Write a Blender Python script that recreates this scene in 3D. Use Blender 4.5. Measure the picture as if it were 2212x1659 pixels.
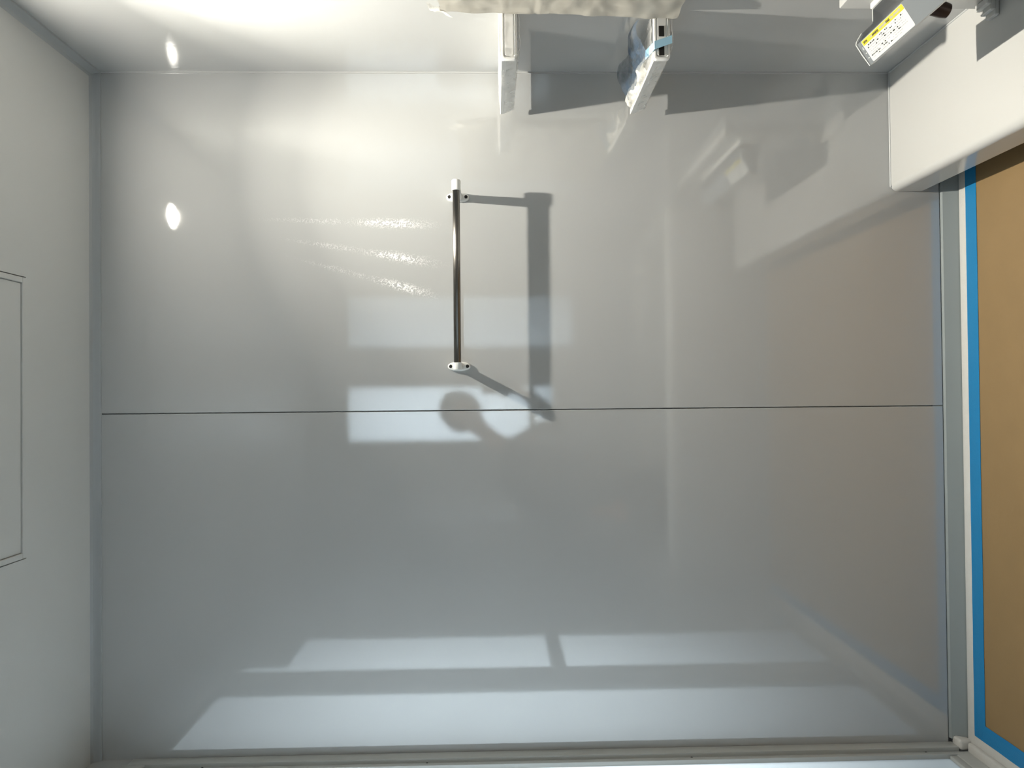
import bpy, bmesh, math, random
from mathutils import Vector, Matrix, noise
random.seed(7)
C = bpy.context.scene.collection
for o in list(bpy.data.objects): bpy.data.objects.remove(o)

# ------------------------------------------------------------------ camera
F = 1589.69
CZ = 1.108
R0 = Vector((0.9998761, -0.0126991, -0.0092999))   # image up  (the photo lies on its side: its left is up in the room)
R1 = Vector((0.0124719, 0.9996318, -0.0240966))    # forward
R2 = Vector((0.0096024, 0.0239777, 0.9996664))     # minus image right
cam_d = bpy.data.cameras.new('camera'); cam = bpy.data.objects.new('camera', cam_d); C.objects.link(cam)
right = -R2; up = R0; back = -R1
M = Matrix(((right.x, up.x, back.x, 0), (right.y, up.y, back.y, 0), (right.z, up.z, back.z, CZ), (0, 0, 0, 1)))
cam.matrix_world = M
cam_d.sensor_width = 36; cam_d.lens = F / 2212 * 36; cam_d.clip_start = .01
bpy.context.scene.camera = cam

# ------------------------------------------------------------------ world, lights, exposure
w = bpy.data.worlds.new('world'); bpy.context.scene.world = w; w.use_nodes = True
w.node_tree.nodes['Background'].inputs[0].default_value = (.8, .9, 1, 1)
w.node_tree.nodes['Background'].inputs[1].default_value = .02
vs = bpy.context.scene.view_settings
vs.view_transform = 'Standard'; vs.look = 'None'; vs.gamma = 1; vs.exposure = 0.10; vs.use_curve_mapping = False

LAMP = Vector((.523, 1.314, 2.034))
LAMP_W, LAMP_SPREAD = 4.4, 104
def area(name, loc, direc, sx, sy, power, col, spread=180, shape='RECTANGLE'):
    l = bpy.data.lights.new(name, 'AREA'); l.shape = shape; l.size = sx
    if shape in ('RECTANGLE', 'ELLIPSE'): l.size_y = sy
    l.energy = power; l.color = col; l.spread = math.radians(spread)
    o = bpy.data.objects.new(name, l); C.objects.link(o); o.location = loc
    o.rotation_euler = Vector(direc).to_track_quat('-Z', 'Y').to_euler(); return o
area('downlight_beam', LAMP, (0, 0, -1), .022, .022, LAMP_W, (1, .95, .84), LAMP_SPREAD, 'DISK')
area('downlight_spill', LAMP + Vector((0, 0, .001)), (0, 0, -1), .022, .022, 3.4, (1, .95, .84), 172, 'DISK')
area('downlight_core', LAMP - Vector((0, 0, .001)), (0, 0, -1), .022, .022, 5.2, (1, .95, .84), 84, 'DISK')
area('daylight_door', (-1.35, 1.33, 1.15), (1, 0.05, -.05), 1.0, 1.15, 20, (.92, .965, 1))
area('daylight_window', (-.13, -.62, 1.35), (0, 1, 0), .3, 1.1, 12, (.87, .94, 1))
area('daylight_small_window', (.37, -.62, 1.25), (0, 1, 0), .3, 1.1, 2.0, (.8, .9, 1))

XR, XL, YB, YF, ZC = .7605, -.8395, 1.7339, -.27, 2.04   # room box

# ------------------------------------------------------------------ materials
def mat(name): 
    m = bpy.data.materials.new(name); m.use_nodes = True
    return m, m.node_tree.nodes, m.node_tree.links, m.node_tree.nodes['Principled BSDF']
def simple(name, col, rough=.5, metal=0, ior=1.45, bump=0, bscale=200, coat=0, cvar=0, cscale=8):
    m, n, l, p = mat(name)
    p.inputs['Base Color'].default_value = (*col, 1); p.inputs['Roughness'].default_value = rough
    p.inputs['Metallic'].default_value = metal; p.inputs['IOR'].default_value = ior
    p.inputs['Coat Weight'].default_value = coat; p.inputs['Coat Roughness'].default_value = .05
    tc = n.new('ShaderNodeTexCoord')
    if bump:
        t = n.new('ShaderNodeTexNoise'); t.inputs['Scale'].default_value = bscale; l.new(tc.outputs['Object'], t.inputs['Vector'])
        b = n.new('ShaderNodeBump'); b.inputs['Strength'].default_value = bump; b.inputs['Distance'].default_value = .002
        l.new(t.outputs[0], b.inputs['Height']); l.new(b.outputs[0], p.inputs['Normal'])
    if cvar:
        t2 = n.new('ShaderNodeTexNoise'); t2.inputs['Scale'].default_value = cscale; t2.inputs['Detail'].default_value = 5
        l.new(tc.outputs['Object'], t2.inputs['Vector'])
        mx = n.new('ShaderNodeMix'); mx.data_type = 'RGBA'
        mx.inputs[6].default_value = (*[c * (1 - cvar) for c in col], 1); mx.inputs[7].default_value = (*[min(1, c * (1 + cvar)) for c in col], 1)
        l.new(t2.outputs[0], mx.inputs[0]); l.new(mx.outputs[2], p.inputs['Base Color'])
    return m
WALLC = (.45, .455, .45)
def wall_mat(name, painted_glints=False, wavy=False):
    m, n, l, p = mat(name)
    p.inputs['Roughness'].default_value = .042; p.inputs['IOR'].default_value = 2.2
    tc = n.new('ShaderNodeTexCoord')
    t = n.new('ShaderNodeTexNoise'); t.inputs['Scale'].default_value = 420; t.inputs['Detail'].default_value = 3; l.new(tc.outputs['Object'], t.inputs['Vector'])
    b = n.new('ShaderNodeBump'); b.inputs['Strength'].default_value = .05; b.inputs['Distance'].default_value = .0003
    l.new(t.outputs[0], b.inputs['Height'])
    last = b
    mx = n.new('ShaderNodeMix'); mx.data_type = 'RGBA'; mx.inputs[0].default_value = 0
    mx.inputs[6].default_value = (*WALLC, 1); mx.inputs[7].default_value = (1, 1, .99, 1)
    if wavy:     # the faint brushed ripple of the laminate, long way vertical
        mp = n.new('ShaderNodeMapping'); mp.inputs['Scale'].default_value = (1, 30, 1.6); l.new(tc.outputs['Object'], mp.inputs['Vector'])
        t3 = n.new('ShaderNodeTexNoise'); t3.inputs['Scale'].default_value = 6; t3.inputs['Detail'].default_value = 4; l.new(mp.outputs[0], t3.inputs['Vector'])
        b2 = n.new('ShaderNodeBump'); b2.inputs['Strength'].default_value = .10; b2.inputs['Distance'].default_value = .001
        l.new(t3.outputs[0], b2.inputs['Height']); l.new(b.outputs[0], b2.inputs['Normal']); last = b2
    if painted_glints:  # lamp glints beside the towel rail, painted as three trails of pale grains
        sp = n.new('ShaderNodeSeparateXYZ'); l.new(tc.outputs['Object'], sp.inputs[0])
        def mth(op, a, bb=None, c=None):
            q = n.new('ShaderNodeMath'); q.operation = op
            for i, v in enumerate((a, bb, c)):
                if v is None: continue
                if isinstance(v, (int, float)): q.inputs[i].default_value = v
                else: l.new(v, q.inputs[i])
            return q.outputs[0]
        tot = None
        for (x0, z0, x1, z1) in GLINT_TRAILS:
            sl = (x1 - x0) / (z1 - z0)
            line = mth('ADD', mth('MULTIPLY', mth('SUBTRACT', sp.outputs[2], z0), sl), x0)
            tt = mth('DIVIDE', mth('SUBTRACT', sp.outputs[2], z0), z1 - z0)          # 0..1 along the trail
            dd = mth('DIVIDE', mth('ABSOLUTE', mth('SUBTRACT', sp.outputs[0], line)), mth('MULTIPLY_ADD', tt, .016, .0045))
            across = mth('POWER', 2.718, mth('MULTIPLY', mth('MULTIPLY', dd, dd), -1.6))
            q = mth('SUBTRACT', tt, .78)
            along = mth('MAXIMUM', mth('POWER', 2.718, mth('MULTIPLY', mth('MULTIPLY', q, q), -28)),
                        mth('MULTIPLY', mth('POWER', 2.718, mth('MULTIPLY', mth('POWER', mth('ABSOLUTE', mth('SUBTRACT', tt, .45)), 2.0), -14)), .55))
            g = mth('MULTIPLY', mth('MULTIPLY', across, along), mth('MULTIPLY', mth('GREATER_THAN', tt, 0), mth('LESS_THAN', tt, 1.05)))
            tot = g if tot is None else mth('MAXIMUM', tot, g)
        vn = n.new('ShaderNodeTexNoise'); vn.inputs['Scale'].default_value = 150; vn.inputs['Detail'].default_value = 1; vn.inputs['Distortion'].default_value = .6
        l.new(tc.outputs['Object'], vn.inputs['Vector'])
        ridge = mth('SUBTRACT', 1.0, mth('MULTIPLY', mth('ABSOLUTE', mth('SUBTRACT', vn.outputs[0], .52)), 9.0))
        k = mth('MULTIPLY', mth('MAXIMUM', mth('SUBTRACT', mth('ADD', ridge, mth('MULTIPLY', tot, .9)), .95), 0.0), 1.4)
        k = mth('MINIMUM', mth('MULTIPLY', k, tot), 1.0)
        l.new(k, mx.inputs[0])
    l.new(mx.outputs[2], p.inputs['Base Color']); l.new(last.outputs[0], p.inputs['Normal'])
    return m
GLINT_TRAILS = [(.418, 1.76, .398, 1.232), (.385, 1.70, .305, 1.225), (.345, 1.66, .228, 1.23)]
M_wall = wall_mat('wall_laminate')
M_wall_b = wall_mat('wall_laminate_painted_glints', painted_glints=True)
M_wall_r = wall_mat('wall_laminate_rippled', wavy=True)
M_ceil = simple('ceiling_panel', (.56, .56, .54), .35, bump=.05, bscale=300)
M_trim = simple('trim_grey', (.36, .375, .38), .35, ior=1.5)
M_trimw = simple('sealant_white', (.48, .485, .48), .3)
M_gap = simple('gap_dark', (.012, .012, .012), .8)
M_skirt = simple('skirting_grey', (.27, .30, .30), .4)
M_pan = simple('floor_pan', (.60, .59, .56), .4, bump=.3, bscale=260, cvar=.05, cscale=60)
M_apron = simple('bathtub_apron', (.42, .41, .39), .2)
M_board = simple('brown_board', (.25, .165, .075), .55, bump=.15, bscale=90, cvar=.09, cscale=14)
M_tape = simple('blue_tape', (.01, .19, .42), .45, bump=.2, bscale=300)
M_tapel = simple('pale_blue_tape', (.38, .63, .80), .5)
M_counter = simple('counter_resin', (.54, .535, .515), .13, ior=1.6)
M_white = simple('white_plastic', (.80, .80, .77), .25, ior=1.5)
M_chrome = simple('chrome', (.20, .19, .175), .06, metal=1)
M_char = simple('charcoal_gloss', (.035, .038, .042), .16, ior=1.6)
M_grey = simple('slate_gloss', (.19, .205, .215), .22, ior=1.6)
M_bronze = simple('dark_bronze', (.05, .03, .025), .25, metal=.3)
M_hole = simple('screw_black', (.008, .007, .006), .6)
M_tub = simple('bathtub_white', (.72, .72, .70), .12, ior=1.55)
M_shelf = simple('shelf_white', (.84, .83, .80), .25)
M_stick = simple('sticker_paper', (.62, .63, .60), .4)
M_yell = simple('sticker_yellow', (.62, .53, .04), .4)
M_ink = simple('sticker_ink', (.03, .03, .03), .5)
M_inkg = simple('sticker_ink_grey', (.38, .38, .38), .5)
M_wrapc = simple('wrapping_paper', (.38, .36, .315), .35, bump=.6, bscale=22, cvar=.18, cscale=30)
M_mirror = simple('mirror_glass', (.8, .82, .82), .02, metal=1)
M_alu = simple('frame_grey', (.50, .51, .49), .35, ior=1.5)

_n, _l, _p = M_chrome.node_tree.nodes, M_chrome.node_tree.links, M_chrome.node_tree.nodes['Principled BSDF']
_t = _n.new('ShaderNodeTangent'); _t.direction_type = 'RADIAL'; _t.axis = 'X'; _l.new(_t.outputs[0], _p.inputs['Tangent'])
_p.inputs['Anisotropic'].default_value = 1.0; _p.inputs['Anisotropic Rotation'].default_value = 0.0; _p.inputs['Roughness'].default_value = .17

def film_mat(name, base, a, rough=.12):
    m = bpy.data.materials.new(name); m.use_nodes = True; n = m.node_tree.nodes; l = m.node_tree.links; n.clear()
    out = n.new('ShaderNodeOutputMaterial'); tr = n.new('ShaderNodeBsdfTransparent'); df = n.new('ShaderNodeBsdfDiffuse'); gl = n.new('ShaderNodeBsdfGlossy'); tl = n.new('ShaderNodeBsdfTranslucent')
    df.inputs[0].default_value = (*base, 1); tl.inputs[0].default_value = (*base, 1); gl.inputs['Roughness'].default_value = rough
    m0 = n.new('ShaderNodeMixShader'); m0.inputs[0].default_value = .4; l.new(df.outputs[0], m0.inputs[1]); l.new(tl.outputs[0], m0.inputs[2])
    m1 = n.new('ShaderNodeMixShader'); m2 = n.new('ShaderNodeMixShader')
    tc = n.new('ShaderNodeTexCoord'); t = n.new('ShaderNodeTexNoise'); t.inputs['Scale'].default_value = 55; t.inputs['Detail'].default_value = 3; l.new(tc.outputs['Object'], t.inputs['Vector'])
    mr = n.new('ShaderNodeMapRange'); mr.inputs[1].default_value = .35; mr.inputs[2].default_value = .7; mr.inputs[3].default_value = a * .55; mr.inputs[4].default_value = min(1, a * 1.5); l.new(t.outputs[0], mr.inputs[0])
    l.new(mr.outputs[0], m1.inputs[0]); l.new(tr.outputs[0], m1.inputs[1]); l.new(m0.outputs[0], m1.inputs[2])
    b = n.new('ShaderNodeBump'); b.inputs['Strength'].default_value = .35; b.inputs['Distance'].default_value = .003; l.new(t.outputs[0], b.inputs['Height']); l.new(b.outputs[0], gl.inputs['Normal']); l.new(b.outputs[0], df.inputs['Normal'])
    m2.inputs[0].default_value = .10
    l.new(m1.outputs[0], m2.inputs[1]); l.new(gl.outputs[0], m2.inputs[2]); l.new(m2.outputs[0], out.inputs[0]); return m
M_film = film_mat('clear_film', (.95, .95, .93), .24)
M_film2 = film_mat('cloudy_film', (.92, .90, .84), .8, .25)
M_filmb = film_mat('blue_film', (.09, .15, .24), .42)
def pane_mat(name, col):
    m = bpy.data.materials.new(name); m.use_nodes = True; n = m.node_tree.nodes; l = m.node_tree.links; n.clear()
    out = n.new('ShaderNodeOutputMaterial'); tl = n.new('ShaderNodeBsdfTranslucent'); gl = n.new('ShaderNodeBsdfGlossy'); mx = n.new('ShaderNodeMixShader'); fr = n.new('ShaderNodeFresnel')
    fr.inputs[0].default_value = 1.18; tl.inputs[0].default_value = (*col, 1); gl.inputs['Roughness'].default_value = .1
    tc = n.new('ShaderNodeTexCoord'); t = n.new('ShaderNodeTexNoise'); t.inputs['Scale'].default_value = 150; l.new(tc.outputs['Object'], t.inputs['Vector'])
    b = n.new('ShaderNodeBump'); b.inputs['Strength'].default_value = .2; b.inputs['Distance'].default_value = .001; l.new(t.outputs[0], b.inputs['Height']); l.new(b.outputs[0], gl.inputs['Normal'])
    l.new(fr.outputs[0], mx.inputs[0]); l.new(tl.outputs[0], mx.inputs[1]); l.new(gl.outputs[0], mx.inputs[2]); l.new(mx.outputs[0], out.inputs[0]); return m
M_pane = pane_mat('frosted_pane', (.9, .95, .97))
def emit(name, col, s):
    m, n, l, p = mat(name); p.inputs['Base Color'].default_value = (.9, .9, .88, 1); p.inputs['Emission Color'].default_value = (*col, 1); p.inputs['Emission Strength'].default_value = s; return m
M_lens = emit('lamp_lens', (1, .96, .88), 22)

# ------------------------------------------------------------------ mesh helpers
def box(bm, a, b, bev=0, seg=2):
    x0, x1 = sorted((a[0], b[0])); y0, y1 = sorted((a[1], b[1])); z0, z1 = sorted((a[2], b[2]))
    v = [bm.verts.new(p) for p in ((x0,y0,z0),(x1,y0,z0),(x1,y1,z0),(x0,y1,z0),(x0,y0,z1),(x1,y0,z1),(x1,y1,z1),(x0,y1,z1))]
    fs = [bm.faces.new([v[i] for i in f]) for f in ((0,3,2,1),(4,5,6,7),(0,1,5,4),(1,2,6,5),(2,3,7,6),(3,0,4,7))]
    if bev:
        es = list({e for f in fs for e in f.edges}); bmesh.ops.bevel(bm, geom=es, offset=bev, segments=seg, profile=.5, affect='EDGES')
def prism(bm, poly, y0, y1):            # poly in (x,z), extruded along y
    a = [bm.verts.new((x, y0, z)) for x, z in poly]; b = [bm.verts.new((x, y1, z)) for x, z in poly]; n = len(poly)
    f0 = bm.faces.new(a); f1 = bm.faces.new(b[::-1])
    for i in range(n): bm.faces.new((a[i], b[i], b[(i+1) % n], a[(i+1) % n]))
    bmesh.ops.recalc_face_normals(bm, faces=bm.faces)
def lathe(bm, p0, axis, prof, seg=32):  # prof list of (distance along axis, radius)
    ax = Vector(axis).normalized(); u = ax.orthogonal().normalized(); v = ax.cross(u); rings = []
    for t, r in prof:
        c = Vector(p0) + ax * t
        rings.append([bm.verts.new(c + (u * math.cos(2*math.pi*i/seg) + v * math.sin(2*math.pi*i/seg)) * max(r, 1e-5)) for i in range(seg)])
    for A, B in zip(rings, rings[1:]):
        for i in range(seg): bm.faces.new((A[i], A[(i+1) % seg], B[(i+1) % seg], B[i]))
    bm.faces.new(rings[0][::-1]); bm.faces.new(rings[-1]); bmesh.ops.recalc_face_normals(bm, faces=bm.faces)
def obj(name, bm, m, parent=None, smooth=True, angle=35):
    me = bpy.data.meshes.new(name); bm.to_mesh(me); bm.free(); me.materials.append(m)
    if smooth:
        for p in me.polygons: p.use_smooth = True
        try: me.set_sharp_from_angle(angle=math.radians(angle))
        except Exception: pass
    o = bpy.data.objects.new(name, me); C.objects.link(o)
    if parent is not None:
        o.parent = parent; o.matrix_parent_inverse = Matrix.Translation(-parent.location)
    return o
def thing(name, label, cat, loc, group=None):
    o = bpy.data.objects.new(name, None); C.objects.link(o); o.location = loc; o.empty_display_size = .05
    o['label'] = label; o['category'] = cat
    if group: o['group'] = group
    return o
def tag(o, label, cat, group=None):
    o['label'] = label; o['category'] = cat
    if group: o['group'] = group
    return o
def struct(o, label=None):
    o['kind'] = 'structure'
    if label: o['label'] = label
    return o
def BM(): return bmesh.new()
def B1(name, a, b, m, parent=None, bev=0, seg=2):
    bm = BM(); box(bm, a, b, bev, seg); return obj(name, bm, m, parent)

# ------------------------------------------------------------------ the setting
T = .06
# far wall: two glossy panels meeting in a fine vertical groove
XS = -.0396
bm = BM()
box(bm, (XS + .0012, YB, .037), (XR + T, YB + .012, ZC + T), .0008, 1)
box(bm, (XL - T, YB, .037), (XS - .0012, YB + .012, ZC + T), .0008, 1)
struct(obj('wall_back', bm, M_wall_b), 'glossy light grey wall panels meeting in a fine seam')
B = B1('seam_backing', (XL - T, YB + .0105, .037), (XR + T, YB + T, ZC + T), M_trim, bpy.data.objects['wall_back'])
struct(B1('wall_right', (XR, YF - T, -.03), (XR + T, YB, ZC + T), M_wall_r), 'glossy rippled light grey wall with shelves')
# rear wall with two tall window openings
W1 = (-.250, .048, .80, 1.86); W2 = (.215, .505, .69, 1.86)
bm = BM()
xs = [XL, W1[0], W1[1], W2[0], W2[1], XR]
box(bm, (xs[0], YF - T, -.03), (xs[1], YF, ZC + T)); box(bm, (xs[2], YF - T, -.03), (xs[3], YF, ZC + T)); box(bm, (xs[4], YF - T, -.03), (xs[5], YF, ZC + T))
for x0, x1, z0, z1 in (W1, W2):
    box(bm, (x0, YF - T, -.03), (x1, YF, z0)); box(bm, (x0, YF - T, z1), (x1, YF, ZC + T))
struct(obj('wall_front', bm, M_wall, smooth=False))
for i, (x0, x1, z0, z1) in enumerate((W1, W2)):
    fr = BM(); q = .012
    box(fr, (x0, YF - .045, z0), (x0 + q, YF - .005, z1)); box(fr, (x1 - q, YF - .045, z0), (x1, YF - .005, z1))
    box(fr, (x0 + q, YF - .045, z0), (x1 - q, YF - .005, z0 + q)); box(fr, (x0 + q, YF - .045, z1 - q), (x1 - q, YF - .005, z1))
    if i == 0: box(fr, (x0 + q, YF - .04, .905), (x1 - q, YF - .012, .93))
    wo = struct(obj('window_%d' % (i + 1), fr, M_alu, smooth=False), ['tall narrow frosted window seen bright in the wall gloss', 'second tall frosted window, dimmer and wider'][i])
    B1('pane', (x0 + q, YF - .030, z0 + q), (x1 - q, YF - .026, z1 - q), M_pane, wo)
# door wall
DY0, DY1 = YB - .90, YB - .036; DZ = 1.93
bm = BM()
box(bm, (XL - T, YF - T, -.03), (XL, DY0, ZC + T)); box(bm, (XL - T, DY0, DZ), (XL, YB, ZC + T))
struct(obj('wall_left', bm, M_wall, smooth=False))
# floor and ceiling
struct(B1('floor', (XL - T, YF - T, -.05), (XR + T, YB + T, 0), M_pan), 'pale floor pan rim beside the blue tape')
bm = BM(); hx0, hx1, hy0, hy1 = -.319, .241, .93, 1.488
for a, b in (((XL - T, YF - T), (XR + T, hy0)), ((XL - T, hy1), (XR + T, YB + T)), ((XL - T, hy0), (hx0, hy1)), ((hx1, hy0), (XR + T, hy1))):
    if a == (XL - T, hy0): b = (hx0, hy1)
    box(bm, (a[0], a[1], ZC), (b[0], b[1], ZC + T))
ce = struct(obj('ceiling', bm, M_ceil, smooth=False))
t = thing('ceiling_hatch', 'square grey inspection hatch with a thin black gap set in the ceiling', 'hatch', ((hx0+hx1)/2, (hy0+hy1)/2, ZC))
bm = BM(); g = .0022; fw = .011
for a, b in (((hx0+g, hy0+g), (hx1-g, hy0+g+fw)), ((hx0+g, hy1-g-fw), (hx1-g, hy1-g)), ((hx0+g, hy0+g+fw), (hx0+g+fw, hy1-g-fw)), ((hx1-g-fw, hy0+g+fw), (hx1-g, hy1-g-fw))):
    box(bm, (a[0], a[1], ZC - .002), (b[0], b[1], ZC + .03), .001, 1)
obj('rim', bm, M_ceil, t)
B1('panel', (hx0+g+fw+.0006, hy0+g+fw+.0006, ZC + .0015), (hx1-g-fw-.0006, hy1-g-fw-.0006, ZC + .02), M_ceil, t, .001, 1)
B1('gap_backing', (hx0 - .01, hy0 - .01, ZC + .03), (hx1 + .01, hy1 + .01, ZC + .05), M_gap, t)
# cove trims under the ceiling
def trim(name, prof, p0, p1, m=M_trim):
    # prof: (out, z) swept from p0 to p1; out is measured towards the room
    bm = BM(); a = Vector(p0); b = Vector(p1); d = (b - a).normalized(); n = Vector((-d.y, d.x, 0))
    A = [bm.verts.new(a + n * o + Vector((0, 0, z))) for o, z in prof]; Bv = [bm.verts.new(b + n * o + Vector((0, 0, z))) for o, z in prof]
    k = len(prof); bm.faces.new(A); bm.faces.new(Bv[::-1])
    for i in range(k): bm.faces.new((A[i], Bv[i], Bv[(i+1) % k], A[(i+1) % k]))
    bmesh.ops.recalc_face_normals(bm, faces=bm.faces); return struct(obj(name, bm, m))
cove = [(0, 1.0), (0, 0), (.004, 0), (.0055, .003), (.006, .008), (.010, .0155), (.0145, .0175), (.0165, .019), (.0165, 1.0)]
def cv(z0): return [(o, min(z0 + z, ZC + .002)) for o, z in cove]
trim('trim_1', cv(ZC - .019), (XR, YB, 0), (XL, YB, 0))
o1 = trim('trim_2', cv(ZC - .019), (XR, YF, 0), (XR, YB - .004, 0))
trim('trim_3', [(0, .03), (.003, .03), (.003, 2.02), (0, 2.02)], (XR, YB - .003, 0), (XR, YB, 0), M_trimw)
# skirting below the far wall panels: a recessed grey upstand over the pan rim
bm = BM()
poly = [(YB + .0105, .06), (YB + .003, .06), (YB + .0025, .036), (YB - .006, .033), (YB - .018, .006), (YB - .021, 0), (YB - .021, -.02), (YB + .0105, -.02)]
A = [bm.verts.new((XR, y, z)) for y, z in poly]; D = [bm.verts.new((XL + .012, y, z)) for y, z in poly]; bm.faces.new(A); bm.faces.new(D[::-1])
for i in range(len(poly)): bm.faces.new((A[i], D[i], D[(i+1) % len(poly)], A[(i+1) % len(poly)]))
bmesh.ops.recalc_face_normals(bm, faces=bm.faces); struct(obj('baseboard_back', bm, M_skirt), 'dark grey upstand strip between wall panel and floor')
# raised pan rim: far side and door side, with a rounded corner block
bm = BM(); box(bm, (XL + .01, YB - .0475, -.002), (XR, YB - .021, .004), .0025, 2); box(bm, (XL + .006, DY0 - .1, -.002), (-.802, YB - .021, .0036), .002, 2); box(bm, (XL - .02, DY0 - .1, -.002), (XL + .014, YB - .01, .003))
struct(obj('trim_4', bm, M_pan))
bm = BM(); box(bm, (XL - .004, YB - .034, 0), (XL + .020, YB - .0005, .030), .006, 3)
box(bm, (XL - .010, DY0 - .1, 0), (XL + .016, YB - .034, .014), .005, 3)
struct(obj('trim_5', bm, M_pan))

# door: frame, two frosted leaves, stiles, rail
dr = bpy.data.objects.new('door_1', None); C.objects.link(dr); dr.location = (XL, (DY0+DY1)/2, 0); struct(dr, 'folding bathroom door with bright frosted panes beside the far wall')
PX = -.851
bm = BM()
for yy0, yy1, xo in ((YB - .030, YB - .0005, .003), (YB - .038, YB - .030, -.006), (YB - .050, YB - .038, -.003)):
    box(bm, (XL - T, yy0, .03), (XL + xo, yy1, DZ + .02), .0015, 2)
box(bm, (XL - T, DY0 - .03, .0), (XL + .004, DY0 + .005, DZ + .02), .002, 2); box(bm, (XL - T, DY0, DZ - .02), (XL + .003, YB - .030, DZ + .03), .002, 2)
box(bm, (XL - T, DY0, -.01), (XL - .004, YB - .034, .048), .003, 2)
obj('frame', bm, M_alu, dr)
for z in (.111, .66, 1.27, 1.78):
    bm = BM(); lathe(bm, (XL - .0062, YB - .034, z), (1, 0, 0), [(0, .0028), (.001, .0028), (.0016, .0018)], 14); obj('screw', bm, M_hole, dr)
leafA = (YB - .381, YB - .050); leafB = (YB - .855, YB - .541)
for k, (y0, y1) in enumerate((leafA, leafB)):
    fr = BM()
    box(fr, (PX - .02, y0 - .05 if k == 0 else y0 - .03, .048), (PX + .009, y0, 1.91), .003, 2)
    if k: box(fr, (PX - .02, y1, .048), (PX + .009, y1 + .105, 1.91), .003, 2)
    box(fr, (PX - .02, y0, .048), (PX + .006, y1, .066), .003, 2); box(fr, (PX - .02, y0, 1.894), (PX + .006, y1, 1.91), .002, 2)
    lf = obj('leaf', fr, M_alu, dr)
    B1('pane', (PX - .006, y0, .066), (PX - .002, y1, 1.894), M_pane, lf)
    if k:
        B1('rail', (PX - .012, y0, .893), (PX + .012, y1, .940), M_alu, lf, .006, 3)
        bm = BM(); prism(bm, [(PX - .0015, 1.765), (PX + .006, 1.765), (PX + .006, 1.893), (PX - .0015, 1.893)], y0 + .0005, y1 - .055); obj('corner_plate', bm, M_alu, lf)

# ------------------------------------------------------------------ downlight
t = thing('downlight', 'round recessed downlight just out of frame, mirrored bright in the far wall', 'ceiling light', (LAMP.x, LAMP.y, ZC))
bm = BM(); R = 40
for (ra, rb, za, zb) in ((.036, .048, ZC - .003, ZC - .003),):
    rings = [[bm.verts.new((LAMP.x + r * math.cos(2*math.pi*i/R), LAMP.y + r * math.sin(2*math.pi*i/R), z)) for i in range(R)] for r, z in ((.0345, ZC - .0008), (.036, ZC - .003), (.046, ZC - .003), (.048, ZC - .0005))]
    for a, b in zip(rings, rings[1:]):
        for i in range(R): bm.faces.new((a[i], a[(i+1) % R], b[(i+1) % R], b[i]))
obj('ring', bm, M_white, t)
bm = BM(); lathe(bm, (LAMP.x, LAMP.y, ZC - .0015), (0, 0, 1), [(0, .0345), (.001, .0345)], 40); obj('lens', bm, M_lens, t)

# ------------------------------------------------------------------ towel rail
SO = .077; ZT = 1.190; XT, XB_ = .462, .064
t = thing('towel_rail', 'slim chrome towel rail on white end brackets, mounted on the far wall', 'towel rail', ((XT+XB_)/2, YB, ZT))
bm = BM(); lathe(bm, (XB_ - .004, YB - SO, ZT), (1, 0, 0), [(0, .0082), (XT - XB_ + .006, .0082)], 40); obj('rail', bm, M_chrome, t)
for s, xc in ((1, XT), (-1, XB_)):
    bm = BM()
    # lug plate on the wall: oval across z
    R = 36; front = []; backr = []
    def ov(a, k): 
        c, sn = math.cos(a), math.sin(a); return (abs(c)**.8 * math.copysign(1, c) * .011 * k, abs(sn)**.95 * math.copysign(1, sn) * .0265 * k)
    rings = []
    for dy, k in ((0, 1.0), (.006, 1.0), (.0085, .94), (.0095, .80)):
        rings.append([bm.verts.new((xc + ov(2*math.pi*i/R, k)[0], YB - dy, ZT + ov(2*math.pi*i/R, k)[1])) for i in range(R)])
    # neck rising out of the plate to the rail socket
    for dy, rx_, rz_ in ((.0105, .0095, .0125), (.018, .0088, .0105), (.045, .0088, .0100), (SO - .006, .0092, .0102)):
        rings.append([bm.verts.new((xc + rx_*math.cos(2*math.pi*i/R), YB - dy, ZT + rz_*math.sin(2*math.pi*i/R))) for i in range(R)])
    for a, b in zip(rings, rings[1:]):
        for i in range(R): bm.faces.new((a[i], a[(i+1) % R], b[(i+1) % R], b[i]))
    bm.faces.new(rings[-1]); bm.faces.new(rings[0][::-1])
    bmesh.ops.recalc_face_normals(bm, faces=bm.faces)
    br = obj('end_bracket', bm, M_white, t, angle=50)
    bm = BM(); x0 = xc + (-.004 if s > 0 else .006)
    L = .025 if s > 0 else .017
    lathe(bm, (x0, YB - SO, ZT), (s, 0, 0), [(0, .0096), (.0005, .0104), (L - .004, .0104), (L - .0012, .0092), (L, .0070)], 40)
    obj('socket', bm, M_white, br)
    for dz in (-.0195, .0195):
        bm = BM(); lathe(bm, (xc, YB - .0078, ZT + dz), (0, -1, 0), [(0, .0040), (.0022, .0040), (.0024, .0030)], 20); obj('screw', bm, M_hole, br)

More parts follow.
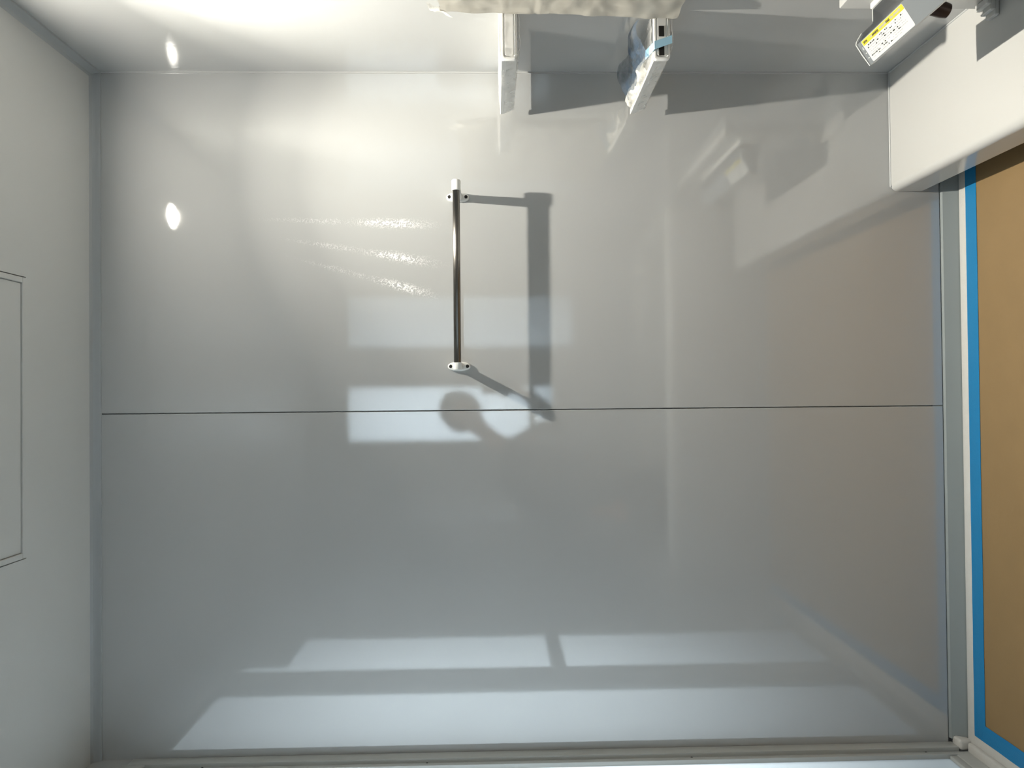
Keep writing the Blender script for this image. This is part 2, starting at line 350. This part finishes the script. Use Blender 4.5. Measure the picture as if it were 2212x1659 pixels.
# ------------------------------------------------------------------ shelves in the corner
def sheet(fn, nu, nv):
    bm = BM(); G = [[bm.verts.new(fn(i/nu, j/nv)) for j in range(nv+1)] for i in range(nu+1)]
    for i in range(nu):
        for j in range(nv): bm.faces.new((G[i][j], G[i+1][j], G[i+1][j+1], G[i][j+1]))
    return bm
def crumple(p, a, s=40, seed=0):
    q = Vector(p) * s + Vector((seed, seed*2, 0))
    return Vector(p) + noise.noise_vector(q) * a + noise.noise_vector(q * 2.3) * a * .45
XO = .6605; YN, YE = 1.446, YB - .032
def shelf(zt, zb, label, idx):
    t = thing('corner_shelf', label, 'shelf', (XR, (YN+YE)/2, zb), 'film-wrapped shelves in the corner')
    th = zt - zb
    # tray body: rounded near end, front lip dropping below the deck
    bm = BM(); box(bm, (XO + .011, YN + .009, zb + .002), (XR, YE, zt - .009), .003, 2)
    obj('board', bm, M_shelf, t)
    bm = BM(); prism(bm, [(XO, zt - .001), (XO + .0008, zt), (XO + .010, zt - .001), (XO + .018, zb + .001), (XO + .0105, zb), (XO + .0095, zb + .0005), (XO + .0004, zt - .006)], YN + .0085, YE + .004); obj('front_lip', bm, M_shelf, t)
    # near end cap: raised rounded rectangle with an inner groove
    def rr(a0, a1, b0, b1, r, n=6):
        pts = []
        for cx, cy, st in ((a1-r, b1-r, 0), (a0+r, b1-r, 90), (a0+r, b0+r, 180), (a1-r, b0+r, 270)):
            for k in range(n+1):
                an = math.radians(st + 90*k/n); pts.append((cx + r*math.cos(an), cy + r*math.sin(an)))
        return pts
    bm = BM()
    Pn = []
    for inset, y in ((0, YN + .008), (0, YN + .0012), (.0012, YN), (.0042, YN), (.0050, YN + .0014), (.0072, YN + .0014), (.0080, YN)):
        Pn.append([bm.verts.new((x, y, z)) for x, z in rr(XO + inset, XR - .001 - inset, zb + inset, zt - inset, .006 - inset*.4)])
    k = len(Pn[0])
    for a, b in zip(Pn, Pn[1:]):
        for i in range(k): bm.faces.new((a[i], a[(i+1) % k], b[(i+1) % k], b[i]))
    bm.faces.new(Pn[-1]); bm.faces.new(Pn[0][::-1]); bmesh.ops.recalc_face_normals(bm, faces=bm.faces)
    obj('end_cap', bm, M_shelf, t, angle=50)
    # far-end cap
    B1('far_cap', (XO + .011, YE, zb + .001), (XR, YE + .004, zt - .005), M_shelf, t, .001, 1)
    # loose clear film hugging the shelf
    def fn(u, v):
        y = YN - .002 + v * (YE - YN - .004)
        k = 1 - v; sec = [(XR - .004, zt + .003), (XO + .03, zt + .003 + .002*k), (XO + .002, zt + .001*k), (XO + .0015, (zt+zb)/2 + .004), (XO + .0075, zb - .0005), (XO + .03, zb - .002 - .004*k), (XR - .004, zb - .003)]
        f = u * (len(sec) - 1); i = min(int(f), len(sec) - 2); f -= i
        x = sec[i][0]*(1-f) + sec[i+1][0]*f; z = sec[i][1]*(1-f) + sec[i+1][1]*f
        c = crumple((x, y*.10, z), .0030 if u < .42 else .0014, 75, idx*5); c.y += y*.90; c.x = min(c.x, XR - .001); c.y = min(c.y, YB - .003); return c
    obj('protective_film', sheet(fn, 42, 40), M_film, t, angle=180)
    return t
s1 = shelf(1.0885, 1.0565, 'upper white corner shelf wrapped in clear film, near eye level', 1)
s2 = shelf(.7850, .7525, 'lower white corner shelf in clear film with a strip of pale blue tape', 2)
# lumps of cloudy film, slots and tape on the lower shelf
def fn(u, v):
    y = YN + .06 + u * (YE - YN - .075); a = v * math.pi
    return crumple((XO + .021 - .0165*math.cos(a), y, .783 + .016*math.sin(a)*(.75+.25*math.sin(u*9))), .005, 70, 3)
obj('bunched_film', sheet(fn, 40, 14), M_film2, s2, angle=180)
for z0, x0, x1 in ((.7695, .706, .727), (.7695, .668, .690)):
    B1('slot', (x0, YN - .0012, z0 - .0055), (x1, YN + .001, z0 + .0055), M_hole, s2, .0008, 1)
bm = BM()
def slab(bm, q, n, h=.0006):
    n = Vector(n) * h; a = [bm.verts.new(Vector(p) + n) for p in q]; b = [bm.verts.new(p) for p in q]
    bm.faces.new(a); bm.faces.new(b[::-1])
    for i in range(len(q)): bm.faces.new((a[i], b[i], b[(i+1) % len(q)], a[(i+1) % len(q)]))
slab(bm, [(.706, YN - .005, .7495), (.690, YN - .005, .7495), (.678, YN - .005, .784), (.694, YN - .005, .784)], (0, -1, 0))
slab(bm, [(.694, YN - .0055, .784), (.678, YN - .0055, .784), (.670, YN + .022, .797), (.688, YN + .022, .797)], (0, -.3, .9))
bmesh.ops.recalc_face_normals(bm, faces=bm.faces)
obj('tape_strip', bm, M_tapel, s2, smooth=False)
def fn(u, v):
    y = YN + .01 + u * (.20); return crumple((.672 + v*.075, y, .792 + .024*math.sin(v*2.2) + .008*math.sin(u*7)), .004, 45, 9)
obj('blue_wrapping', sheet(fn, 24, 16), M_filmb, s2, angle=180)
# folded film between shelf ends and mirror
for sh in (s1, s2):        # the shelves widen a little towards the far wall
    for ch in sh.children:
        for v in ch.data.vertices:
            v.co.x -= max(0, v.co.y - YN) * .042 * min(1, max(0, (XR - v.co.x) / .1))
# ------------------------------------------------------------------ wrapped mirror on the right wall
t = thing('wall_mirror', 'wide wall mirror wrapped in crumpled beige protective film, above the counter', 'mirror', (XR, 1.17, .735))
B1('mirror_panel', (XR - .012, .90, .752), (XR - .0005, 1.425, 1.195), M_mirror, t, .002, 2)
def fn(u, v):
    z = .742 + u * (1.207 - .742); ya = 1.437 + .004*math.sin(u*11) - .006*u
    sec = [(XR - .001, ya), (XR - .012 - .004*(1-u), ya), (XR - .020 - .007*(1-u)*(u < .6), ya - .010), (XR - .018, ya - .10), (XR - .018, .90), (XR - .001, .885)]
    f = v * (len(sec) - 1); i = min(int(f), len(sec) - 2); f -= i
    x = sec[i][0]*(1-f) + sec[i+1][0]*f; y = sec[i][1]*(1-f) + sec[i+1][1]*f
    c = crumple((x, y, z), .0026, 26, 4); c += noise.noise_vector(Vector((x*40, y*60, z*16)))*.0028; c.x = min(c.x, XR - .0008); return c
obj('protective_film', sheet(fn, 90, 50), M_wrapc, t, angle=40)
def fn(u, v):
    return crumple((XR - .010 - .012*v, 1.432 - .03*u + .012*math.sin(v*3), 1.195 + .038*u - .012*v), .004, 60, 8)
obj('loose_corner', sheet(fn, 10, 8), M_film2, t, angle=180)

# ------------------------------------------------------------------ counter along the right wall
ZK = .156; XK = .474; YK0 = .60
t = thing('washing_counter', 'low white resin counter with rounded front edge, against the right wall', 'counter', (XR, 1.15, .074))
prof = [(XR - .0002, ZK)]; r = .018
for k in range(9):
    a = math.radians(90 * k / 8); prof.append((XK + r - r*math.sin(a), ZK - r + r*math.cos(a)))
prof += [(XK + .001, .079), (XK + .004, .075), (XR - .0002, .074)]
bm = BM(); prism(bm, prof, YK0, YB - .0008); obj('worktop', bm, M_counter, t, angle=30)
bm = BM()
lathe(bm, (XR - .001, YB - .003, ZK), (-1, 0, 0), [(0, .0028), (XR - XK - .012, .0028), (XR - XK - .010, .0015)], 12)
lathe(bm, (XR - .0015, YK0 + .02, ZK), (0, 1, 0), [(0, .0022), (YB - YK0 - .024, .0022)], 12)
obj('sealant_bead', bm, M_trimw, t)
# faucet pedestal
t = thing('tap_housing', 'pale box housing standing on the counter against the wall behind the tap', 'housing', (XR, 1.1, ZK))
B1('casing', (.7293, .86, ZK + .0004), (XR - .0005, 1.385, .4415), M_counter, t, .003, 2)
bm = BM()
for k in range(3): box(bm, (.700 + .008*k, 1.345 - .004*k, ZK + .0004 + .010*k), (.7292, 1.372, ZK + .010*(k+1)), .0015, 1)
obj('stepped_foot', bm, M_counter, t)

# ------------------------------------------------------------------ mixer tap
t = thing('mixer_tap', 'dark glossy slanted mixer tap with a yellow and white notice sticker', 'tap', (.70, 1.2, .37))
YM0, YM1 = .98, 1.400
P0, P1, P2 = (.628, .3743), (.6678, .400), (.6895, .3897)
# slanted tray: front plate, dark top, body below
bm = BM(); prism(bm, [P0, (P1[0], P1[1]), (P1[0] + .002, P1[1] - .012), (P0[0] + .004, P0[1] - .008)], YM0, YM1); obj('front_plate', bm, M_grey, t)
bm = BM(); prism(bm, [(P1[0] + .0002, P1[1]), P2, (P2[0], P2[1] - .006), (P0[0] + .008, P0[1] - .012), (P1[0]+.0022, P1[1] - .0125)], 1.3595, YM1 - .003)
prism(bm, [(P1[0] + .0002, P1[1]), P2, (.716, .3885), (.716, .335), (.668, .335), (P0[0] + .008, P0[1] - .012), (P1[0]+.0022, P1[1] - .0125)], YM0, 1.359); obj('body', bm, M_char, t)
# bright rim round the far end
bm = BM(); R = .0011
path = [(P0[0] - .0005, P0[1] + .0005)] + [(P0[0] + a + .0043, P0[1] + b - .0186) for a, b in ((.0155, .034), (.027, .041), (.0345, .0458), (.040, .045), (.048, .0405))] + [(P2[0], P2[1] + .001)]
for (xa, za), (xb, zb) in zip(path, path[1:]):
    dv = Vector((xb - xa, 0, zb - za)); lathe(bm, (xa, YM1, za), dv, [(0, R), (dv.length, R)], 10)
obj('bright_rim', bm, M_white, t)
bm = BM(); prism(bm, [(P0[0] + .002, P0[1] - .004), (P1[0], P1[1] - .002), (P2[0], P2[1] - .002), (P2[0], P2[1] - .007), (.644, .3615)], YM1 - .003, YM1 + .0005); obj('end_cap', bm, M_char, t)
bm = BM(); box(bm, (.7163, YM0, .332), (.729, 1.3625, .3935), .003, 3); lathe(bm, (.693, 1.3598, .3893), (1, 0, 0), [(0, .0009), (.024, .0009)], 8); obj('collar_and_edge_highlight', bm, M_white, t)  # collar, plus a thin white rod painting the highlight on the body edge
# spout below the plate
bm = BM(); lathe(bm, (.672, 1.268, .333), (-.25, 0, -1), [(0, .013), (.020, .0135), (.030, .012), (.032, .009)], 28); obj('spout', bm, M_bronze, t)
# sticker: yellow band over white field, with print
e = Vector((P1[0] - P0[0], 0, P1[1] - P0[1])); nrm = Vector((-e.z, 0, e.x)).normalized(); e_ = e.normalized(); O = Vector((P0[0], 0, P0[1]))
def sp(a, y, h): q = O + e_ * a + nrm * h; return Vector((q.x, y, q.z))     # a: metres up the slope
Lw = e.length
S0, S1 = .0015, Lw - .0015; SY1, SY0 = 1.386, 1.245
def patch(bm, a0, a1, y0, y1, h, hh=.0003, rnd=0):
    if rnd:
        pts = []
        for ca, cy, st in ((a1-rnd, y1-rnd, 0), (a0+rnd, y1-rnd, 90), (a0+rnd, y0+rnd, 180), (a1-rnd, y0+rnd, 270)):
            for k in range(6): an = math.radians(st + 18*k); pts.append((ca + rnd*math.cos(an), cy + rnd*math.sin(an)))
    else: pts = [(a1, y1), (a0, y1), (a0, y0), (a1, y0)]
    v = [bm.verts.new(sp(a, y, h + hh)) for a, y in pts]; u = [bm.verts.new(sp(a, y, h)) for a, y in pts]
    bm.faces.new(v); bm.faces.new(u[::-1])
    for i in range(len(pts)): bm.faces.new((v[i], u[i], u[(i+1) % len(pts)], v[(i+1) % len(pts)]))
    bmesh.ops.recalc_face_normals(bm, faces=bm.faces)
bm = BM(); patch(bm, S0, S1, SY0, SY1, 0, .0003, .003); st = obj('notice_sticker', bm, M_stick, t, smooth=False); st['label'] = 'white notice sticker with a yellow heading band'
bm = BM(); patch(bm, S1 - .0100, S1 - .0006, SY0 + .001, SY1 - .0015, .0003, .0002); obj('yellow_band', bm, M_yell, st, smooth=False)
rnd = random.Random(3)
bm = BM(); bg = BM()
y = SY1 - .008
segs = [(.006, .016, 1), (.030, .036, 0), (.037, .056, 1), (.062, .084, 0), (.084, .096, 1), (.100, .106, 0), (.110, .130, 0)]
for a, b, dk in segs:      # heading
    yy = a
    while yy < b:
        wd = rnd.uniform(.0012, .0026); patch(bm if dk else bg, S1 - .0078 + rnd.uniform(0, .001), S1 - .0028 - rnd.uniform(0, .001), SY1 - yy - wd, SY1 - yy, .0005, .0001); yy += wd + .0007
for row in range(7):
    a0 = S1 - .0148 - row * .0040; yy = .005 + rnd.uniform(0, .003)
    while yy < .128 - (row * .004 if row > 4 else 0):
        wd = rnd.uniform(.0015, .006); dark = rnd.random() < (.5 if row in (0, 1) else .22)
        if rnd.random() < .86: patch(bm if dark else bg, a0, a0 + (.0021 if dark else .0010), SY1 - yy - wd, SY1 - yy, .0003, .0001)
        yy += wd + rnd.uniform(.0006, .0025)
obj('dark_print', bm, M_ink, st, smooth=False); obj('grey_print', bg, M_inkg, st, smooth=False)
# small raised marks beside the sticker
bm = BM()
for a in (.030, .032, .0345, .022, .012): patch(bm, a, a + .0016, 1.3885 + rnd.uniform(0, .001), 1.3915 + rnd.uniform(0, .001), 0, .0003)
obj('index_marks', bm, M_stick, t, smooth=False)

# ------------------------------------------------------------------ floor cover and tape
BX0 = -.778; BY1 = YB - .066
o = B1('floor_board', (BX0, .53, .0004), (XR - .001, BY1, .0044), M_board, None, .0006, 1)
tag(o, 'brown protective board covering the washing floor', 'floor protection')
def tape(name, p, label):       # p: four corners along the strip; drapes over the board edge
    bm = BM(); G = []
    n = 60
    for i in range(n + 1):
        u = i / n; row = []
        for (q0, q1, h) in p:
            x = q0[0]*(1-u) + q1[0]*u; y_ = q0[1]*(1-u) + q1[1]*u
            row.append(bm.verts.new((x + noise.noise(Vector((u*22, h*900, 1)))*.0007, y_ + noise.noise(Vector((u*22, h*900, 5)))*.0007, h)))
        G.append(row)
    for a, b in zip(G, G[1:]):
        for j in range(len(p) - 1): bm.faces.new((a[j], b[j], b[j+1], a[j+1]))
    bmesh.ops.recalc_face_normals(bm, faces=bm.faces); bmesh.ops.solidify(bm, geom=bm.faces[:], thickness=-.0002)
    return tag(obj(name, bm, M_tape), label, 'tape', 'blue masking tape edging the floor board')
ya, yb = YB - .0475, YB - .0865
tape('masking_tape', [((XR, ya), (-.800, ya), .0046), ((XR, BY1 + .003), (-.800, BY1 + .003), .0046), ((XR, BY1 - .001), (-.800, BY1 - .001), .0052), ((XR, yb), (-.766, yb), .0052)], 'blue masking tape strip along the foot of the far wall')
tape('masking_tape', [((-.8015, ya), (-.8055, .54), .0050), ((BX0 - .003, BY1), (BX0 - .003, .54), .0050), ((BX0 + .001, BY1), (BX0 + .001, .54), .0056), ((-.763, yb), (-.766, .54), .0056)], 'blue masking tape strip running along the door side')

# ------------------------------------------------------------------ bathtub behind the camera
t = thing('bathtub', 'white bathtub mirrored faintly as a pale band in the far wall', 'bathtub', (-.04, .12, 0))
bm = BM()
def ring(x0, x1, y0, y1, r, z, n=7):
    pts = []
    for cx, cy, st in ((x1-r, y1-r, 0), (x0+r, y1-r, 90), (x0+r, y0+r, 180), (x1-r, y0+r, 270)):
        for k in range(n): an = math.radians(st + 90*k/(n-1)); pts.append(bm.verts.new((cx + r*math.cos(an), cy + r*math.sin(an), z)))
    return pts
x0, x1, y0, y1 = XL + .001, XR - .001, YF + .001, .50
RG = [ring(x0, x1, y0, y1 - .006, .004, 0), ring(x0, x1, y0, y1 - .006, .006, .36), ring(x0, x1, y0, y1 - .002, .008, .372), ring(x0, x1, y0, y1 + .000, .010, .380), ring(x0, x1, y0, y1 + .000, .012, .388), ring(x0+.001, x1-.001, y0+.001, y1 - .0018, .012, .394), ring(x0+.002, x1-.002, y0+.002, y1 - .0055, .012, .399), ring(x0 + .003, x1 - .003, y0 + .003, y1 - .011, .014, .402),
      ring(x0 + .05, x1 - .05, y0 + .05, y1 - .055, .08, .404), ring(x0 + .065, x1 - .065, y0 + .062, y1 - .068, .09, .392), ring(x0 + .11, x1 - .11, y0 + .09, y1 - .10, .10, .12), ring(x0 + .16, x1 - .16, y0 + .13, y1 - .14, .09, .08)]
for a, b in zip(RG, RG[1:]):
    for i in range(len(a)): bm.faces.new((a[i], a[(i+1) % len(a)], b[(i+1) % len(a)], b[i]))
bm.faces.new(RG[-1]); bm.faces.new(RG[0][::-1]); bmesh.ops.recalc_face_normals(bm, faces=bm.faces)
obj('shell', bm, M_tub, t, angle=50)
B1('apron', (x0 + .004, .4985, .006), (x1 - .004, .5045, .352), M_apron, t, .002, 2)

# ------------------------------------------------------------------ photographer kneeling in the tub, mirrored as a dark shape before the window
M_skin = simple('skin', (.50, .33, .25), .5, bump=.1, bscale=150)
M_hair = simple('hair_black', (.012, .010, .010), .5, bump=.6, bscale=160)
M_shirt = simple('dark_jacket', (.030, .032, .036), .8, bump=.3, bscale=60)
M_trou = simple('dark_trousers', (.022, .023, .028), .85, bump=.3, bscale=60)
def skin(name, chains, m, parent, root=0, sub=2):
    verts = []; edges = []; rad = []; idx = {}
    for ch in chains:
        prev = None
        for (p, r) in ch:
            key = tuple(round(c, 4) for c in p)
            if key not in idx: idx[key] = len(verts); verts.append(p); rad.append(r)
            i = idx[key]
            if prev is not None: edges.append((prev, i))
            prev = i
    me = bpy.data.meshes.new(name); me.from_pydata(verts, edges, []); me.materials.append(m)
    o = bpy.data.objects.new(name, me); C.objects.link(o); o.parent = parent; o.matrix_parent_inverse = Matrix.Translation(-parent.location)
    sm = o.modifiers.new('skin', 'SKIN'); sm.use_smooth_shade = True
    for i, r in enumerate(rad): me.skin_vertices[0].data[i].radius = r if isinstance(r, tuple) else (r, r); me.skin_vertices[0].data[i].use_root = i == root
    sb = o.modifiers.new('subdivision', 'SUBSURF'); sb.levels = sub; sb.render_levels = sub
    return o
t = thing('person', 'person in dark clothes kneeling in the tub, a dim shape mirrored before the bright window', 'person', (-.46, .05, .09))
HC = Vector((-.104, -.102, 1.252)); AX = Vector((.66, -.06, .75)).normalized(); FW = Vector((.05, 1, -.05)); FW = (FW - AX * FW.dot(AX)).normalized(); SD = AX.cross(FW)
def hp(a, f, sd): return tuple(HC + AX*a + FW*f + SD*sd)
hip = (-.50, -.06, .50); belly = (-.45, -.075, .68); chest = (-.36, -.09, .90); nb = (-.246, -.098, 1.088)
neck = hp(-.125, -.012, 0)
shR = (-.225, -.085, .975); elR = (-.135, -.02, .795); wrR = (.012, -.056, .985); 
shL = (-.445, -.085, 1.035); elL = (-.575, .02, .83); wrL = (-.535, .17, .625)
palmR = (.028, -.058, 1.035); palmL = (-.525, .235, .585)
kR = (-.36, .24, .155); kL = (-.58, .24, .155); aR = (-.40, -.10, .135); aL = (-.60, -.10, .135)
ch = [[(hip, .060), (belly, .070), (chest, .068), (nb, .048), (neck, .042), (hp(-.085, .014, 0), .044), (hp(-.03, .004, 0), .074), (hp(.03, -.002, 0), .080), (hp(.08, -.010, 0), .058)],
      [(chest, .068), (shR, .034), (elR, .036), (wrR, .024), (palmR, .026)], [(chest, .068), (shL, .034), (elL, .036), (wrL, .024), (palmL, .026)],
      [(hip, .060), ((-.43, .04, .42), .056), (kR, .052), ((-.38, .07, .15), .045), (aR, .032), ((-.40, -.14, .125), .030)],
      [(hip, .060), ((-.55, .04, .42), .056), (kL, .052), ((-.59, .07, .15), .045), (aL, .032), ((-.60, -.14, .125), .030)]]
# fingers: right hand closes round the phone edge, left hand rests on the thigh
for k in range(4):
    z = 1.030 + .019*k; L = (.024, .028, .026, .020)[k]
    ch.append([(palmR, .026), ((.058, -.050, z), .0095), ((.078, -.036, z + .004), .0085), ((.0785, -.014, z + .006), .0072), ((.079 - L*.1, -.003, z + .006), .0062)])
    x = -.555 + .020*k
    ch.append([(palmL, .026), ((x, .262, .575), .0095), ((x - .002, .262 + L, .560), .0085), ((x - .002, .268 + L*1.6, .536), .0070)])
ch.append([(palmR, .026), ((.002, -.045, 1.040), .0105), ((-.0145, -.028, 1.060), .0085), ((-.0135, -.014, 1.078), .0072)])
ch.append([(palmL, .026), ((-.490, .232, .575), .0105), ((-.475, .250, .560), .0090), ((-.470, .266, .545), .0078)])
body = skin('body', ch, M_skin, t)
def blob(name, c, axes, radii, m, parent, cut=None, seg=24):
    bm = BM(); bmesh.ops.create_uvsphere(bm, u_segments=seg, v_segments=seg//2, radius=1)
    for v in bm.verts:
        q = v.co.copy(); v.co = Vector(c) + axes[0]*q.x*radii[0] + axes[1]*q.y*radii[1] + axes[2]*q.z*radii[2]
    if cut: bmesh.ops.delete(bm, geom=[v for v in bm.verts if cut(v.co)], context='VERTS')
    return obj(name, bm, m, parent, angle=180)
FR = (SD, FW, AX)
hair = blob('hair', hp(.028, -.014, 0), FR, (.098, .106, .112), M_hair, t, cut=lambda p: (p - HC).dot(FW) > .055 and (p - HC).dot(AX) < .062 or (p - HC).dot(AX) < -.055)
for sgn in (-1, 1):
    ey = blob('eye', hp(.006, .070, sgn*.031), FR, (.0115, .008, .0055), M_white, t, seg=16)
    blob('iris', hp(.006, .0775, sgn*.031), FR, (.0050, .003, .0048), M_hair, ey, seg=12)
    blob('ear', hp(-.008, -.004, sgn*.080), FR, (.008, .016, .030), M_skin, t, seg=16)
blob('nose', hp(-.022, .084, 0), FR, (.014, .017, .022), M_skin, t, seg=16)
blob('mouth', hp(-.056, .066, 0), FR, (.024, .008, .006), simple('lips', (.40, .17, .14), .5), t, seg=16)
sh_ = [[((-.505, -.058, .40), .118), ((-.49, -.06, .54), .128), (belly, .128), (chest, .130), ((-.272, -.098, 1.050), .074), ((-.250, -.098, 1.082), .064)],
       [(chest, .130), (shR, .060), (elR, .050), ((-.012, -.050, .955), .036)], [(chest, .130), (shL, .060), (elL, .050), ((-.54, .145, .65), .036)]]
skin('jacket', sh_, M_shirt, t)
tr_ = [[((-.50, -.06, .56), .108), (hip, .124), ((-.43, .04, .42), .088), (kR, .066), ((-.38, .07, .155), .058), ((-.40, -.08, .143), .046)],
       [(hip, .124), ((-.55, .04, .42), .088), (kL, .066), ((-.59, .07, .155), .058), ((-.60, -.08, .143), .046)]]
skin('trousers', tr_, M_trou, t, root=1)
t = thing('phone', 'black phone held up by the mirrored person to take the photograph', 'phone', (.032, -.016, 1.09))
B1('case', (-.004, -.022, 1.020), (.068, -.013, 1.168), M_char, t, .004, 3)
B1('lens_block', (.000, -.0130, 1.095), (.034, -.0112, 1.129), M_grey, t, .0008, 2)
